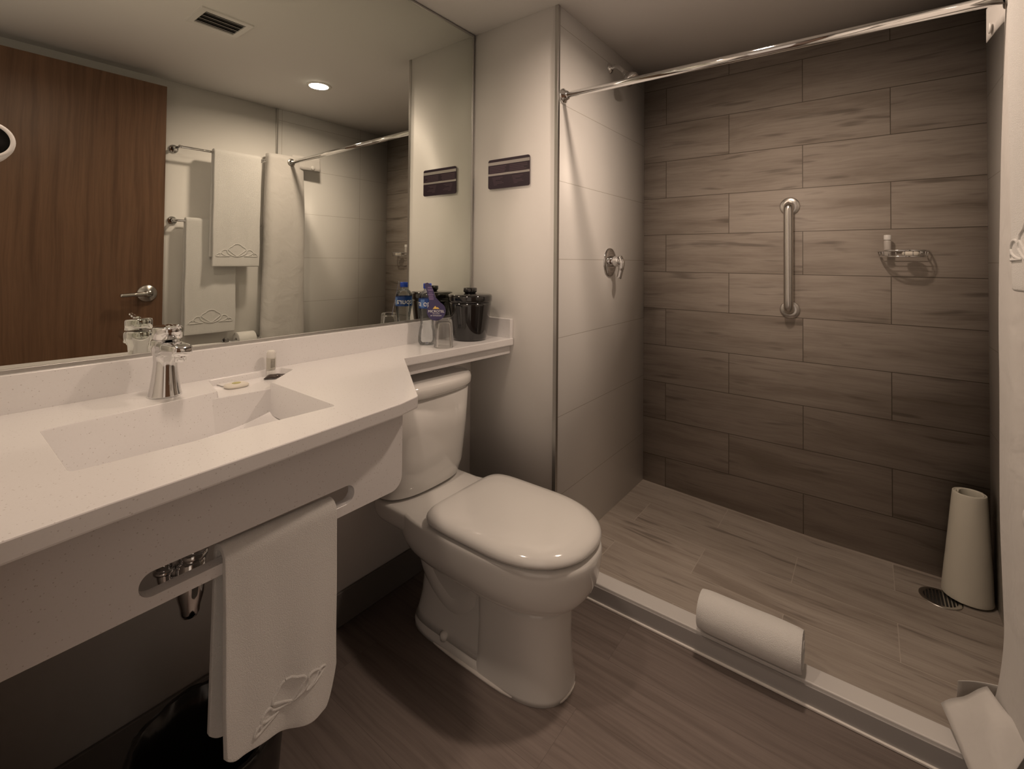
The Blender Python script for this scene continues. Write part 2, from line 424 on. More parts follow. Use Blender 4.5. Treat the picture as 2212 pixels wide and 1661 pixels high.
for i in range(NX+1):
    row = []
    for j in range(NY+1):
        y = -1.364 + (.428)*j/NY; x0 = .182-.030*min(1, (y+1.357)/.30) if y < -1.057 else .150+.02*(y+1.057)/.12; x1 = .455+.018*(j/NY)
        x = x0 + (x1-x0)*i/NX
        z = floor_z(y) - .004*math.sin(PI*i/NX)
        e = min(i, NX-i)/NX; z += .010*max(0, 1-e*9)**2
        if j < 3: z += .012*(1-j/3)**2
        row.append(bm.verts.new((x, y, z)))
    g.append(row)
for i in range(NX):
    for j in range(NY): bm.faces.new((g[i][j], g[i+1][j], g[i+1][j+1], g[i][j+1]))
obj('basin', bm, QUARTZ, V)
# inner step wall between ledge and basin
bm = B(); loft(bm, [[(.1603, -1.066, CZ-.0165), (.1603, -1.066, CZ-.12), (.150, -1.064, CZ-.12), (.150, -1.064, CZ-.0165)],
                    [(.176, -.938, CZ-.0165), (.176, -.938, CZ-.12), (.170, -.938, CZ-.12), (.170, -.938, CZ-.0165)]])
obj('basin_back_step', bm, QUARTZ, V, smooth=False)
obj('backsplash', box(B(), .001, .020, -1.4985, -.001, CZ-.001, .953), QUARTZ, V, bevel=.002)
obj('side_splash', box(B(), .020, .228, -.020, -.001, CZ-.001, .953), QUARTZ, V, bevel=.002)
# front apron with towel slot
AP = rpoly([(-1.498, .652), (-.792, .656), (-.792, .846), (-1.498, .846)], [0, .030, 0, 0], 8)
SL = rpoly([(-1.290, .672), (-.920, .676), (-.920, .714), (-1.290, .710)], [.0185]*4, 8)
bm = B()
for x in (.480, .503):
    L2 = [[bm.verts.new((x, a, b)) for a, b in L] for L in (AP, SL)]
    ed = []
    for L in L2:
        for i in range(len(L)): ed.append(bm.edges.new((L[i], L[(i+1) % len(L)])))
    bmesh.ops.triangle_fill(bm, use_beauty=True, use_dissolve=False, edges=ed)
    if x == .480: keep = L2
    else:
        for A_, B_ in zip(keep, L2):
            for i in range(len(A_)): bm.faces.new((A_[i], A_[(i+1) % len(A_)], B_[(i+1) % len(A_)], B_[i]))
obj('front_apron', bm, QUARTZ, V, smooth=False, bevel=.003)
bm = B(); prism(bm, [(.478, -.812), (.478, -.794), (.155, -.56), (.155, -.578)], .700, CZ-.0275); 
obj('end_bracket', bm, QUARTZ, V, smooth=False)
bm = B(); loft(bm, [[(.165, -.560, .812), (.180, -.560, .812), (.180, -.560, CZ-.0275), (.165, -.560, CZ-.0275)], [(.200, -.002, .812), (.215, -.002, .812), (.215, -.002, CZ-.0275), (.200, -.002, CZ-.0275)]])
obj('shelf_apron', bm, QUARTZ, V, smooth=False, bevel=.002)

# drain trap below the basin (moves with the sink)
bm = B()
tube(bm, [(.295, -1.146, .77), (.295, -1.146, .600)], .0195, 28)
lathe(bm, [(.020, 0), (.025, .002), (.026, .006), (.026, .012), (.022, .016), (.020, .017)], (.295, -1.146, .590), n=32)
lathe(bm, [(.006, 0), (.014, .002), (.017, .010), (.018, .022), (.024, .045), (.0255, .070), (.0255, .110), (.021, .116)], (.295, -1.150, .476), n=32)
tube(bm, [(.285, -1.192, .655), (.285, -1.192, .578)], .0135, 24)
lathe(bm, [(.014, 0), (.018, .002), (.018, .008), (.014, .010)], (.285, -1.192, .578), n=28)
tube(bm, bez([(.285, -1.192, .580), (.285, -1.188, .560), (.290, -1.165, .552), (.295, -1.150, .552)], 6), .0125, 18)
tube(bm, [(.285, -1.192, .645), (.02, -1.192, .645)], .013, 18)
obj('drain_trap', bm, CHROME, V)

# ------------------------------------------------------------------ faucet
fx, fy = .100, -1.142
t = thing('faucet', 'chrome single-lever faucet at the back of the sink', 'faucet', (fx, fy, CZ))
bm = B()
lathe(bm, [(.033, .0005), (.0325, .003), (.030, .012), (.0265, .035), (.0235, .060), (.0225, .078), (.0240, .094), (.0275, .106), (.0285, .116), (.0280, .124), (.0262, .1275)], (fx, fy, CZ), n=48)
obj('body', bm, CHROME, t)
def rr(cx, cyy, cz, wy, hz, n=24, e=4):
    return [(cx, cyy + wy*math.copysign(abs(math.cos(a))**(2/e), math.cos(a)), cz + hz*math.copysign(abs(math.sin(a))**(2/e), math.sin(a))) for a in [2*PI*k/n for k in range(n)]]
bm = B(); loft(bm, [rr(fx+.005, fy, CZ+.106, .0245, .020), rr(fx+.045, fy, CZ+.110, .0220, .0155), rr(fx+.085, fy, CZ+.112, .0205, .0135), rr(fx+.100, fy, CZ+.112, .0195, .0125), rr(fx+.106, fy, CZ+.112, .017, .010)])
obj('spout', bm, CHROME, t)
bm = B(); lathe(bm, [(.009, 0), (.011, .002), (.011, .012), (.011, .014)], (fx+.090, fy, CZ+.087), n=24)
obj('aerator', bm, CHROME, t)
bm = B(); lathe(bm, [(.0255, .1295), (.0285, .131), (.0285, .152), (.0275, .156), (.020, .158), (.0005, .159)], (fx, fy, CZ), (.06, 0, 1), n=48)
tube(bm, bez([(fx+.012, fy, CZ+.155), (fx+.045, fy, CZ+.158), (fx+.078, fy, CZ+.163)], 8), [.007]*6+[.0055]*6+[.0045]*5, 16)
obj('lever', bm, CHROME, t)

# ------------------------------------------------------------------ things on the counter
# small bottle on the soap ledge
bx, by, bz = .046, -.878, CZ-.016
t = thing('amenity_bottle', 'tiny clear toiletry bottle with pale label on the soap ledge', 'bottle', (bx, by, bz))
bm = B(); lathe(bm, [(.0095, .0003), (.0115, .003), (.0115, .046), (.010, .052), (.0075, .055)], (bx, by, bz+.017), n=28); obj('body', bm, mat('frosted_plastic', (.72, .70, .66), .25), t)
bm = B(); lathe(bm, [(.0108, 0), (.0112, .001), (.0112, .016), (.0100, .0172)], (bx, by, bz+.0005), n=28); obj('cap', bm, PLASTIC, t)
bm = B(); lathe(bm, [(.0119, .021), (.0119, .052)], (bx, by, bz), n=28, cap0=False, cap1=False); obj('label', bm, mat('pale_label', (.55, .53, .47), .5), t)
bm = B()
for k in range(6): box(bm, bx+.0095, bx+.0122, by-.006, by+.005, bz+.027+k*.004, bz+.0282+k*.004)
obj('printing', bm, mat('grey_print', (.16, .15, .13), .6), t, smooth=False)
# dark wrapped sachets lying on the ledge
def sachet(cx, cyy, cz, ang, L, W, m, label, name, cat):
    bm = B(); n = 14; rings = []
    for i in range(n+1):
        a = -1+2*i/n; th = .0045*max(0, 1-abs(a)**4)+.0007
        ring = []
        for k in range(16):
            q = 2*PI*k/16; e = math.copysign(abs(math.cos(q))**.7, math.cos(q))
            lx, ly, lz = a*L/2, e*W/2, math.sin(q)*th + th
            ring.append((cx+lx*math.cos(ang)-ly*math.sin(ang), cyy+lx*math.sin(ang)+ly*math.cos(ang), cz+lz+.0006*math.sin(9*a+2*e)+.0006))
        rings.append(ring)
    loft(bm, rings); o = obj(name, bm, m); return tag(o, label, cat)
sachet(.082, -.880, CZ-.0150, .95, .060, .024, mat('dark_wrapper', (.05, .035, .03), .25), 'dark brown wrapped sachet lying in front of the tiny bottle', 'sachet', 'sachet')
# soap bar in clear wrap
bm = B(); rings = []
for z, s in ((.0, .85), (.0012, .96), (.004, 1), (.0065, .95), (.0085, .80), (.0095, .5)):
    rings.append([(x, y, CZ-.0158+z) for x, y, _ in superring(.088, -.985, .023*s, .023*s, .028*s, 0, 2.6, 2.6, 32)])
loft(bm, rings); sp = obj('soap_bar', bm, SOAPW); tag(sp, 'round cream soap in clear wrap on the left of the soap ledge', 'soap')
bm = B(); lathe(bm, [(.010, .0096), (.010, .0101), (.0, .0101)], (.088, -.985, CZ-.0158), n=24); obj('sticker', bm, SOAPL, sp, smooth=False)
bm = B(); rings = []
for z, s in ((.0, .9), (.001, 1), (.0025, 1), (.003, .9)):
    rings.append([(.046 + (x)*s, -.990 + y*s, CZ-.0158+z) for x, y in [(-.018, -.022), (.018, -.018), (.016, .022), (-.02, .018)]])
loft(bm, rings); tag(obj('soap_wrapper', bm, mat('clear_wrap', (.70, .69, .67), .2)), 'small flat pale packet behind the round soap', 'packet')

# ice bucket
ix, iy = .115, -.135
t = thing('ice_bucket', 'glossy black lidded ice bucket at the right end of the shelf', 'ice bucket', (ix, iy, CZ))
bm = B(); lathe(bm, [(.060, .0005), (.064, .003), (.067, .010), (.077, .085), (.083, .135), (.0845, .1475)], (ix, iy, CZ), n=64); obj('body', bm, BLACKG, t)
bm = B(); lathe(bm, [(.083, .1480), (.0865, .150), (.0875, .158), (.0875, .170), (.085, .176), (.078, .179), (.02, .181)], (ix, iy, CZ), n=64)
obj('lid', bm, BLACKG, t)
bm = B(); lathe(bm, [(.022, .1812), (.022, .184), (.026, .186), (.027, .190), (.027, .200), (.025, .203), (.0005, .2035)], (ix, iy, CZ), n=40); obj('knob', bm, BLACKG, t)

# drinking glass, upside down
gx, gy = .160, -.322
bm = B(); lathe(bm, [(.0004, .0900), (.0230, .0895), (.0262, .0860), (.0290, .060), (.0325, .004), (.0335, .0006), (.0350, .0006), (.0354, .003), (.0342, .030), (.0312, .075), (.0297, .096), (.0270, .0995), (.0004, .1000)], (gx, gy, CZ), n=48, cap0=False, cap1=False)
bmesh.ops.remove_doubles(bm, verts=bm.verts, dist=1e-4)
gl = obj('drinking_glass', bm, GLASS); tag(gl, 'clear drinking glass turned upside down in front of the ice bucket', 'glass')

# water bottle
wx, wy = .072, -.322
t = thing('water_bottle', 'clear water bottle with blue cap and blue label beside the ice bucket', 'bottle', (wx, wy, CZ))
BP = [(.024, .0008), (.0285, .004), (.0315, .013), (.0315, .030), (.0285, .052), (.0245, .074), (.0245, .090), (.0280, .112), (.0312, .130), (.0312, .172), (.0300, .180), (.0255, .189), (.0180, .196), (.0128, .200), (.0125, .212)]
bm = B(); lathe(bm, BP, (wx, wy, CZ), n=48); obj('body', bm, PET, t)
bm = B(); lathe(bm, [(.0145, .206), (.0150, .2065), (.0150, .223), (.0140, .2245), (.0003, .2248)], (wx, wy, CZ), n=40); obj('cap', bm, BLUE, t)
bm = B(); lathe(bm, [(.0316, .134), (.0316, .171)], (wx, wy, CZ), n=64, cap0=False, cap1=False); lb = obj('label', bm, LABEL, t)
def text_mesh(s, size):
    cu = bpy.data.curves.new('t', 'FONT'); cu.body = s; cu.size = size; cu.align_x = 'CENTER'; cu.align_y = 'CENTER'; cu.extrude = 0
    o = bpy.data.objects.new('t', cu); COL.objects.link(o); dg = bpy.context.evaluated_depsgraph_get(); dg.update()
    me = bpy.data.meshes.new_from_object(o.evaluated_get(dg)); bpy.data.objects.remove(o)
    b = bmesh.new(); b.from_mesh(me); return b
def wrap(bm2, cx, cyy, cz, R_, a0):
    for v in bm2.verts:
        a = a0 + v.co.x/R_; z = v.co.y
        v.co = (cx+R_*math.cos(a), cyy+R_*math.sin(a), cz+z)
for k, a0 in enumerate((math.radians(-8), math.radians(214))):
    b2 = text_mesh('epura', .030); wrap(b2, wx, wy, CZ+.152, .0320, a0); obj('lettering', b2, WHITEINK, lb, smooth=False)
for a0 in (math.radians(-92), math.radians(128)):
    bm = B(); loft(bm, [[(wx+.0319*math.cos(a0+q*.09), wy+.0319*math.sin(a0+q*.09), CZ+z) for q in range(7)] for z in (.138, .167)], False, False, False)
    obj('label_panel', bm, LABEL2, lb)

# neck tag hanging off the bottle
tg = thing('neck_tag', 'dark purple paper tag with a white hotel name hanging on the water bottle', 'tag', (wx+.03, wy+.01, CZ+.09))
nrm = Vector((math.sin(math.radians(38)), -math.cos(math.radians(38)), .18)).normalized()
hx = Vector((math.cos(math.radians(38)), math.sin(math.radians(38)), 0)); hy = nrm.cross(hx); hy = hy if hy.z > 0 else -hy
tc = Vector((wx, wy, CZ)) + Vector((.030, -.024, 0)) + hx*.030 + Vector((0, 0, .126))
def tagpt(a, b, off=0.0): return tc + hx*a + hy*b + nrm*off
out2 = []
for k in range(33):
    q = math.radians(125) + math.radians(320)*k/32*1.0
    out2.append((.034*math.cos(q), .034*math.sin(q)))
arm = [(-.006, .052), (-.014, .078), (-.024, .096), (-.036, .104), (-.046, .100), (-.047, .092), (-.040, .080), (-.034, .060), (-.028, .040)]
poly = [p for p in out2 if not (p[1] > .024 and -.030 < p[0] < .012)]
poly.sort(key=lambda p: (math.atan2(p[1], p[0]) - math.radians(125)) % (2*PI))
poly = poly + arm
def card(name, off0, off1, m):
    bm = B(); loft(bm, [[tagpt(a, b, off0) for a, b in poly], [tagpt(a, b, off1) for a, b in poly]]); bmesh.ops.triangulate(bm, faces=[f for f in bm.faces if len(f.verts) > 4]); return obj(name, bm, m, tg, smooth=False)
card('card', .0004, .0010, PURPLE); card('card_back', -.0003, .0003, PALECARD)
def tagtext(s, size, a, b, m, nm='lettering'):
    b2 = text_mesh(s, size)
    for v in b2.verts: v.co = tagpt(a+v.co.x, b+v.co.y, .0014)
    return obj(nm, b2, m, tg, smooth=False)
tagtext('MICROTEL', .0125, 0, -.001, WHITEINK); tagtext('INN & SUITES', .0042, 0, -.0095, WHITEINK); tagtext('BY WYNDHAM', .0058, 0, -.0165, WHITEINK)
bm = B()
for tri in ([(-.013, .008), (-.004, .019), (.002, .012), (.004, .008)], [(-.002, .008), (.004, .015), (.012, .008)]):
    bm.faces.new([bm.verts.new(tagpt(a, b, .0014 + .0002*len(tri))) for a, b in tri])
obj('emblem', bm, GOLD, tg, smooth=False)
bm = B()
for k, (wd, yy) in enumerate(((.016, .086), (.019, .079), (.018, .074), (.014, .066), (.020, .060), (.016, .054), (.018, .048), (.016, .043))):
    xx = -.026+.0008*k*1.3
    for h2 in (0,):
        bm.faces.new([bm.verts.new(tagpt(xx+a, yy+b, .0014)) for a, b in ((-wd/2, -.0012), (wd/2, -.0012), (wd/2, .0012), (-wd/2, .0012))])
obj('small_print', bm, LILAC, tg, smooth=False)

# wall sign
t = thing('wall_sign', 'small dark purple information sign with pale bands on the short wall', 'sign', (.205, 0, 1.486))
sx0, sx1, sz0, sz1 = .0995, .3115, 1.4850, 1.6070
obj('board', (lambda b: prism(b, rpoly([(sx0, sz0), (sx1, sz0), (sx1, sz1), (sx0, sz1)], .009, 6), -.0125, -.0085, 'y'))(B()), SIGN, t, smooth=False)
for a in (sx0+.02, sx1-.02):
    bm = B(); lathe(bm, [(.006, 0), (.006, .0085)], (a, 0, (sz0+sz1)/2), (0, -1, 0), n=16); obj('standoff', bm, STEEL, t)
for za, zb in ((1.583, 1.5955), (1.5395, 1.5485)):
    obj('pale_band', box(B(), sx0, sx1, -.0128, -.0126, za, zb), SIGNW, t, smooth=False)
bm = B(); rnd = random.Random(3)
for cx0, cx1 in ((sx0+.008, .200), (.212, sx1-.010)):
    for k in range(5):
        z = 1.5755-k*.0066; box(bm, cx0, cx1-rnd.random()*.02, -.0128, -.0126, z-.0016, z+.0010)
    for k in range(6):
        z = 1.530-k*.0058; a = (cx1-cx0)*(.5+.3*math.sin(k*1.9+1)); m0 = cx0+(cx1-cx0)*(.15+.02*k); box(bm, m0, min(m0+a*.8, cx1), -.0128, -.0126, z-.0012, z+.0008)
obj('printed_lines', bm, SIGNT, t, smooth=False)

# ================================================================== TOILET
TY = -.375
t = thing('toilet', 'white two-piece toilet with closed lid between vanity and shower curb', 'toilet', (.45, TY, 0))
def ring(x0, x1, hw, z, nb=5, nf=2.3, split=.5, n=56, cyy=TY):
    xc = x0 + (x1-x0)*split
    return superring(xc, cyy, xc-x0, x1-xc, hw, z, nb, nf, n)
bm = B()
loft(bm, [ring(.215, .690, .080, .236, 4, 2.5, .6), ring(.200, .705, .108, .240, 4, 2.5, .6), ring(.180, .725, .132, .248, 4, 2.45, .6), ring(.15, .752, .155, .264, 3.5, 2.4, .57), ring(.13, .774, .174, .290, 3.5, 2.35, .56), ring(.12, .785, .184, .325, 3.5, 2.3, .55),
          ring(.11, .790, .188, .360, 3.5, 2.3, .55), ring(.11, .792, .189, .385, 3.5, 2.3, .55), ring(.112, .788, .187, .395, 3.5, 2.3, .55), ring(.118, .778, .180, .3985, 3.5, 2.3, .55)])
bw = obj('bowl', bm, PORC, t, subsurf=1)
bm = B()
loft(bm, [ring(.455, .716, .112, .0005, 9, 2.5, .35), ring(.455, .714, .110, .012, 9, 2.5, .35), ring(.457, .706, .104, .050, 9, 2.6, .35), ring(.460, .701, .102, .14, 9, 2.6, .35), ring(.460, .703, .104, .215, 9, 2.6, .35), ring(.455, .706, .108, .250, 9, 2.6, .35)])
obj('pedestal', bm, PORC, t)
bm = B(); loft(bm, [ring(.160, .50, .103, .028, 4, 8, .5), ring(.168, .50, .094, .05, 4, 8, .5), ring(.178, .50, .086, .10, 4, 8, .5), ring(.185, .50, .084, .16, 4, 8, .5), ring(.188, .50, .088, .21, 4, 8, .5), ring(.180, .52, .104, .25, 4, 8, .5), ring(.16, .55, .13, .275, 4, 8, .5)])
obj('rear_body', bm, PORC, t)
bm = B(); tube(bm, bez([(.45, TY, .235), (.41, TY, .165), (.36, TY, .125), (.30, TY, .14), (.245, TY, .20), (.22, TY, .26)], 8), [.088]*41, 36); obj('trapway', bm, PORC, t)
bm = B()
loft(bm, [ring(.150, .52, .112, .0005, 3.2, 8, .5), ring(.151, .52, .110, .012, 3.2, 8, .5), ring(.162, .50, .103, .026, 3.2, 8, .5), ring(.20, .49, .080, .034, 3.2, 8, .5)])
obj('foot_flange', bm, PORC, t)
bm = B(); lathe(bm, [(.013, 0), (.0135, .012), (.011, .020), (.0, .023)], (.33, TY-.099, .024), n=24); obj('bolt_cap', bm, PLASTIC, t)
bm = B()
loft(bm, [ring(.148, .718, .117, .0003, 3.5, 2.4, .62), ring(.149, .717, .1165, .005, 3.5, 2.4, .62), ring(.153, .712, .112, .008, 3.5, 2.4, .62)])
obj('caulk_bead', bm, CAULK, t)
# deck under the tank
bm = B(); loft(bm, [ring(.045, .34, .120, .300, 6, 3), ring(.035, .36, .165, .335, 6, 3), ring(.030, .37, .172, .365, 6, 3), ring(.030, .37, .172, .385, 6, 3), ring(.034, .34, .168, .396, 6, 3), ring(.038, .24, .160, .399, 6, 3)])
obj('deck', bm, PORC, t, subsurf=1)
bm = B()
loft(bm, [ring(.020, .168, .158, .4000, 8, 2.6, .45), ring(.016, .185, .172, .412, 8, 2.6, .42), ring(.014, .198, .180, .46, 8, 2.6, .42), ring(.012, .212, .190, .60, 8, 2.6, .42), ring(.012, .218, .194, .731, 8, 2.6, .42)])
obj('tank', bm, PORC, t)
bm = B()
loft(bm, [ring(.013, .214, .190, .7315, 8, 2.6, .42), ring(.012, .224, .198, .733, 8, 2.6, .42), ring(.010, .230, .202, .742, 8, 2.6, .42), ring(.010, .230, .202, .760, 8, 2.6, .42), ring(.012, .226, .199, .770, 8, 2.6, .42), ring(.018, .216, .192, .776, 8, 2.6, .42), ring(.04, .18, .16, .779, 8, 2.6, .42)])
obj('tank_lid', bm, PORC, t)
bm = B()
loft(bm, [ring(.300, .768, .173, .3990, 7, 2.3, .52), ring(.300, .770, .175, .4020, 7, 2.3, .52), ring(.300, .770, .175, .4070, 7, 2.3, .52), ring(.305, .768, .173, .4088, 7, 2.3, .52)])
obj('seat', bm, PLASTIC, t)
bm = B()
loft(bm, [ring(.304, .774, .178, .4090, 7, 2.3, .52), ring(.296, .784, .187, .4110, 7, 2.3, .52), ring(.295, .785, .188, .4160, 7, 2.3, .52), ring(.297, .782, .186, .4240, 7, 2.3, .52), ring(.302, .774, .180, .4320, 7, 2.3, .52), ring(.312, .758, .168, .4390, 7, 2.3, .52),
          ring(.330, .728, .146, .4430, 6, 2.3, .52), ring(.37, .67, .10, .4450, 5, 2.3, .52), ring(.45, .58, .04, .4455, 4, 2.3, .52)])
obj('lid', bm, mat('glossy_lid_plastic', (.74, .73, .71), .10, Coat_Weight=.4, Coat_Roughness=.04), t)
# ================================================================== TOWELS
def petals(scale):
    s = scale; L = []
    def arc(pts): L.append([(a*s, b*s) for a, b in [(v.x, v.y) for v in bez([(p[0], p[1], 0) for p in pts], 8)]])
    for g in (-1, 1):
        arc([(0, .02), (g*.25, .20), (g*.50, .40), (g*.74, .60)])
        arc([(g*.74, .60), (g*.66, .78), (g*.42, .92), (g*.24, 1.08), (0, 1.14)])
    for g in (-1, 1):
        arc([(g*.06, 0), (g*.48, .12), (g*.78, .34), (g*.86, .56), (g*1.08, .60), (g*1.30, .44), (g*1.42, .16)])
        arc([(g*.60, .05), (g*.90, .10), (g*1.20, .22), (g*1.30, .32), (g*1.55, .28), (g*1.72, .10), (g*1.55, .03), (g*.60, .05)])
    L.append([(-1.85*s, -.02*s), (1.85*s, -.02*s)])
    return L
def hang(name, label, cat, group, y0, y1, xb, zb, rb, side, lf, lb2, thick=.010, motif=None, seed=0, wav=.003, bottom=None, spread=0):
    """towel folded over a bar; side=+1 faces +x, -1 faces -x"""
    R_ = rb+thick/2
    def bot(f): return bottom(f) if bottom else lf
    def front(f, q, off=0.0):
        """f across, q = 0 at the bar .. 1 at the hem"""
        z = zb - q*bot(f)
        wv = side*(wav*q*(math.sin(f*9+seed)+.6*math.sin(f*17+seed*2)) + wav*.9*q**.3*noise.noise((f*4+seed, z*5, 0)))
        return Vector((xb + side*(R_ + spread*q + off) + wv, y0+(y1-y0)*f + .002*math.sin(z*21+seed)*q, z))
    bm = B(); G_ = []; NYY = 44; nf = 40
    for i in range(nf+1): G_.append([front(j/NYY, 1-i/nf) for j in range(NYY+1)])
    for k in range(1, 10):
        a = PI*k/10; G_.append([Vector((xb+side*R_*math.cos(a), y0+(y1-y0)*j/NYY, zb+R_*math.sin(a))) for j in range(NYY+1)])
    for i in range(nf+1):
        q = i/nf; G_.append([Vector((xb-side*(R_+.001*math.sin(5*j/NYY+seed)*q), y0+(y1-y0)*j/NYY-.004*q, zb-q*(lb2*bot(j/NYY)/lf))) for j in range(NYY+1)])
    G_ = [[bm.verts.new(p) for p in r_] for r_ in G_]
    for i in range(len(G_)-1):
        for j in range(NYY): bm.faces.new((G_[i][j], G_[i][j+1], G_[i+1][j+1], G_[i+1][j]))
    o = obj(name, bm, TERRY, None, solid=thick, offset=0)
    m = o.modifiers.new('bev', 'BEVEL'); m.width = thick*.42; m.segments = 3; m.limit_method = 'ANGLE'; m.angle_limit = math.radians(50)
    tag(o, label, cat, group)
    if motif:
        mc, mz, sc, rot = motif
        for L in petals(sc):
            P3 = []
            for (a, b), (a2_, b2_) in zip(L[:-1], L[1:]):
                for k in range(3):
                    aa = a+(a2_-a)*k/3; bb = b+(b2_-b)*k/3
                    a2 = aa*math.cos(rot)-bb*math.sin(rot); b2 = aa*math.sin(rot)+bb*math.cos(rot)
                    yy = mc + a2; f = (yy-y0)/(y1-y0)
                    if not .015 < f < .985: continue
                    P3.append(front(f, (zb-(mz+b2))/bot(f), thick/2+.0004))
            if len(P3) > 3:
                bm = B(); tube(bm, P3, .0026, 8); obj('woven_shell_motif', bm, TERRY, o)
    return o
# hand towel on the vanity apron bar
def hb(f):
    return .326 + .050*f - .080*max(0, (f-.86)/.14)**2 - .012*max(0, (.10-f)/.10)**2
hang('hand_towel', 'white hand towel hanging through the slot of the vanity apron', 'towel', None, -1.176, -.968, .4915, .676, .0135, 1, .330, .318, thick=.011, motif=(-1.060, .372, .040, math.radians(14)), seed=1.3, wav=.006, bottom=hb, spread=.010)

def towel_bar(name, label, z, x, ya, yb):
    t = thing(name, label, 'towel bar', (XR, (ya+yb)/2, z), 'chrome towel bars')
    del t['group']
    for y in (ya, yb):
        bm = B(); lathe(bm, [(.0245, .0003), (.0245, .005), (.020, .009), (.009, .011), (.008, XR-x-.0), (.010, XR-x), (.0, XR-x+.012)], (XR, y, z), (-1, 0, 0), n=32)
        obj('post', bm, CHROME, t)
    bm = B(); tube(bm, [(x, ya, z), (x, yb, z)], .0065, 20); obj('bar', bm, CHROME, t)
towel_bar('towel_bar', 'chrome upper towel bar on the wall across from the mirror', 1.792, 1.622, -.585, -.135)
towel_bar('towel_bar', 'chrome lower towel bar on the wall across from the mirror', 1.393, 1.672, -.585, -.135)
hang('bath_towel', 'folded white towel on the upper bar, seen in the mirror', 'towel', None, -.425, -.165, 1.622, 1.792, .007, -1, .655, .60, thick=.016, motif=(-.295, 1.195, .066, 0), seed=.4, wav=.003)
hang('bath_towel', 'folded white towel on the lower bar, lower left one of the two in the mirror', 'towel', None, -.540, -.275, 1.672, 1.393, .007, -1, .640, .60, thick=.014, motif=(-.408, .815, .066, 0), seed=2.4, wav=.003)

# toilet paper on the wall across
t = thing('toilet_paper_holder', 'chrome toilet paper holder low on the wall across from the mirror', 'toilet paper holder', (XR, -.21, .69))
for y in (-.30, -.13):
    bm = B(); lathe(bm, [(.020, .0003), (.020, .005), (.008, .009), (.008, .06), (.010, .066), (0, .068)], (XR, y, .69), (-1, 0, 0), n=24); obj('post', bm, CHROME, t)
bm = B(); tube(bm, [(XR-.06, -.30, .69), (XR-.06, -.13, .69)], .008, 16); obj('bar', bm, CHROME, t)
bm = B(); n = 40
prof = [(.0195, -.05), (.050, -.05), (.0525, -.048), (.0525, .048), (.050, .05), (.0195, .05), (.0195, -.05)]
lathe(bm, prof, (XR-.06, -.215, .69), (0, 1, 0), n=n, cap0=False, cap1=False)
tag(obj('toilet_paper_roll', bm, mat('tissue', (.80, .79, .77), .9)), 'white toilet paper roll on its chrome holder, seen in the mirror', 'toilet paper')

def spiral_sheet(name, mt, c, ax, u_, v_, L, r_out, turns, th, flat=1.0, cone=0, edge=.006, lip=None, n=150, NL=26):
    """rolled cloth: c = start of the axis, ax its direction"""
    bm = B(); ax = Vector(ax); u_ = Vector(u_); v_ = Vector(v_); c = Vector(c); G_ = []
    for j in range(NL+1):
        s = j/NL; rowv = []
        sh = 1 - edge*(abs(2*s-1)**10)*6
        for i in range(n+1):
            q = i/n; a = 2*PI*turns*q; r_ = (r_out*(1-cone*s) - th*1.06*turns*(1-q))*sh + .0012*noise.noise((a*1.3, s*5, 2))
            axs = s*L + .004*math.sin(a*.8)*(1 if s > .5 else -1)*(1-q)
            rowv.append(bm.verts.new(c + ax*axs + u_*(r_*math.cos(a)) + v_*(r_*flat*math.sin(a))))
        G_.append(rowv)
    for j in range(NL):
        for i in range(n): bm.faces.new((G_[j][i], G_[j][i+1], G_[j+1][i+1], G_[j+1][i]))
    o = obj(name, bm, mt, None, solid=th*.92, offset=0)
    m = o.modifiers.new('bev', 'BEVEL'); m.width = th*.4; m.segments = 3; m.limit_method = 'ANGLE'; m.angle_limit = math.radians(50)
    return o
o = spiral_sheet('rolled_towel', TERRY, (.958, .008, .1245), (1, 0, 0), (0, 0, -1), (0, 1, 0), .268, .0530, 3.93, .0115, flat=1.03, edge=.012)
tag(o, 'rolled white bath mat towel lying on the shower curb', 'towel')

# ================================================================== SHOWER
ry, rz = .038, 1.822
t = thing('curtain_rod', 'chrome shower curtain rod across the shower opening', 'curtain rod', (1.08, ry, rz))
bm = B(); tube(bm, [(XW+.004, ry, rz+.004), (XR-.012, ry, rz-.012)], .0125, 28); obj('rod', bm, CHROME, t)
for x, s, zz in ((XW, 1, rz+.004), (XR-.008, -1, rz-.012)):
    bm = B(); lathe(bm, [(.029, .0003), (.0295, .004), (.027, .010), (.019, .014), (.017, .022), (.0145, .024)], (x, ry, zz), (s, 0, 0), n=40); obj('flange', bm, CHROME, t)

t = thing('overhead_shower', 'chrome shower head on a bent arm near the ceiling', 'shower head', (XW, .447, 2.070))
bm = B(); lathe(bm, [(.024, .0003), (.024, .004), (.014, .012), (.011, .013)], (XW, .447, 2.070), (1, 0, 0), n=32); obj('flange', bm, CHROME, t)
ap = bez([(XW+.008, .447, 2.070), (XW+.030, .447, 2.072), (XW+.052, .448, 2.058), (XW+.075, .449, 2.032)], 8)
bm = B(); tube(bm, ap, .0095, 18); obj('arm', bm, CHROME, t)
dr = Vector((.62, .0, -.785)).normalized()
bm = B(); lathe(bm, [(.011, -.006), (.014, 0), (.014, .012), (.018, .016), (.033, .034), (.036, .040), (.036, .050), (.033, .053), (.0, .052)], ap[-1], dr, n=36); obj('head', bm, CHROME, t)

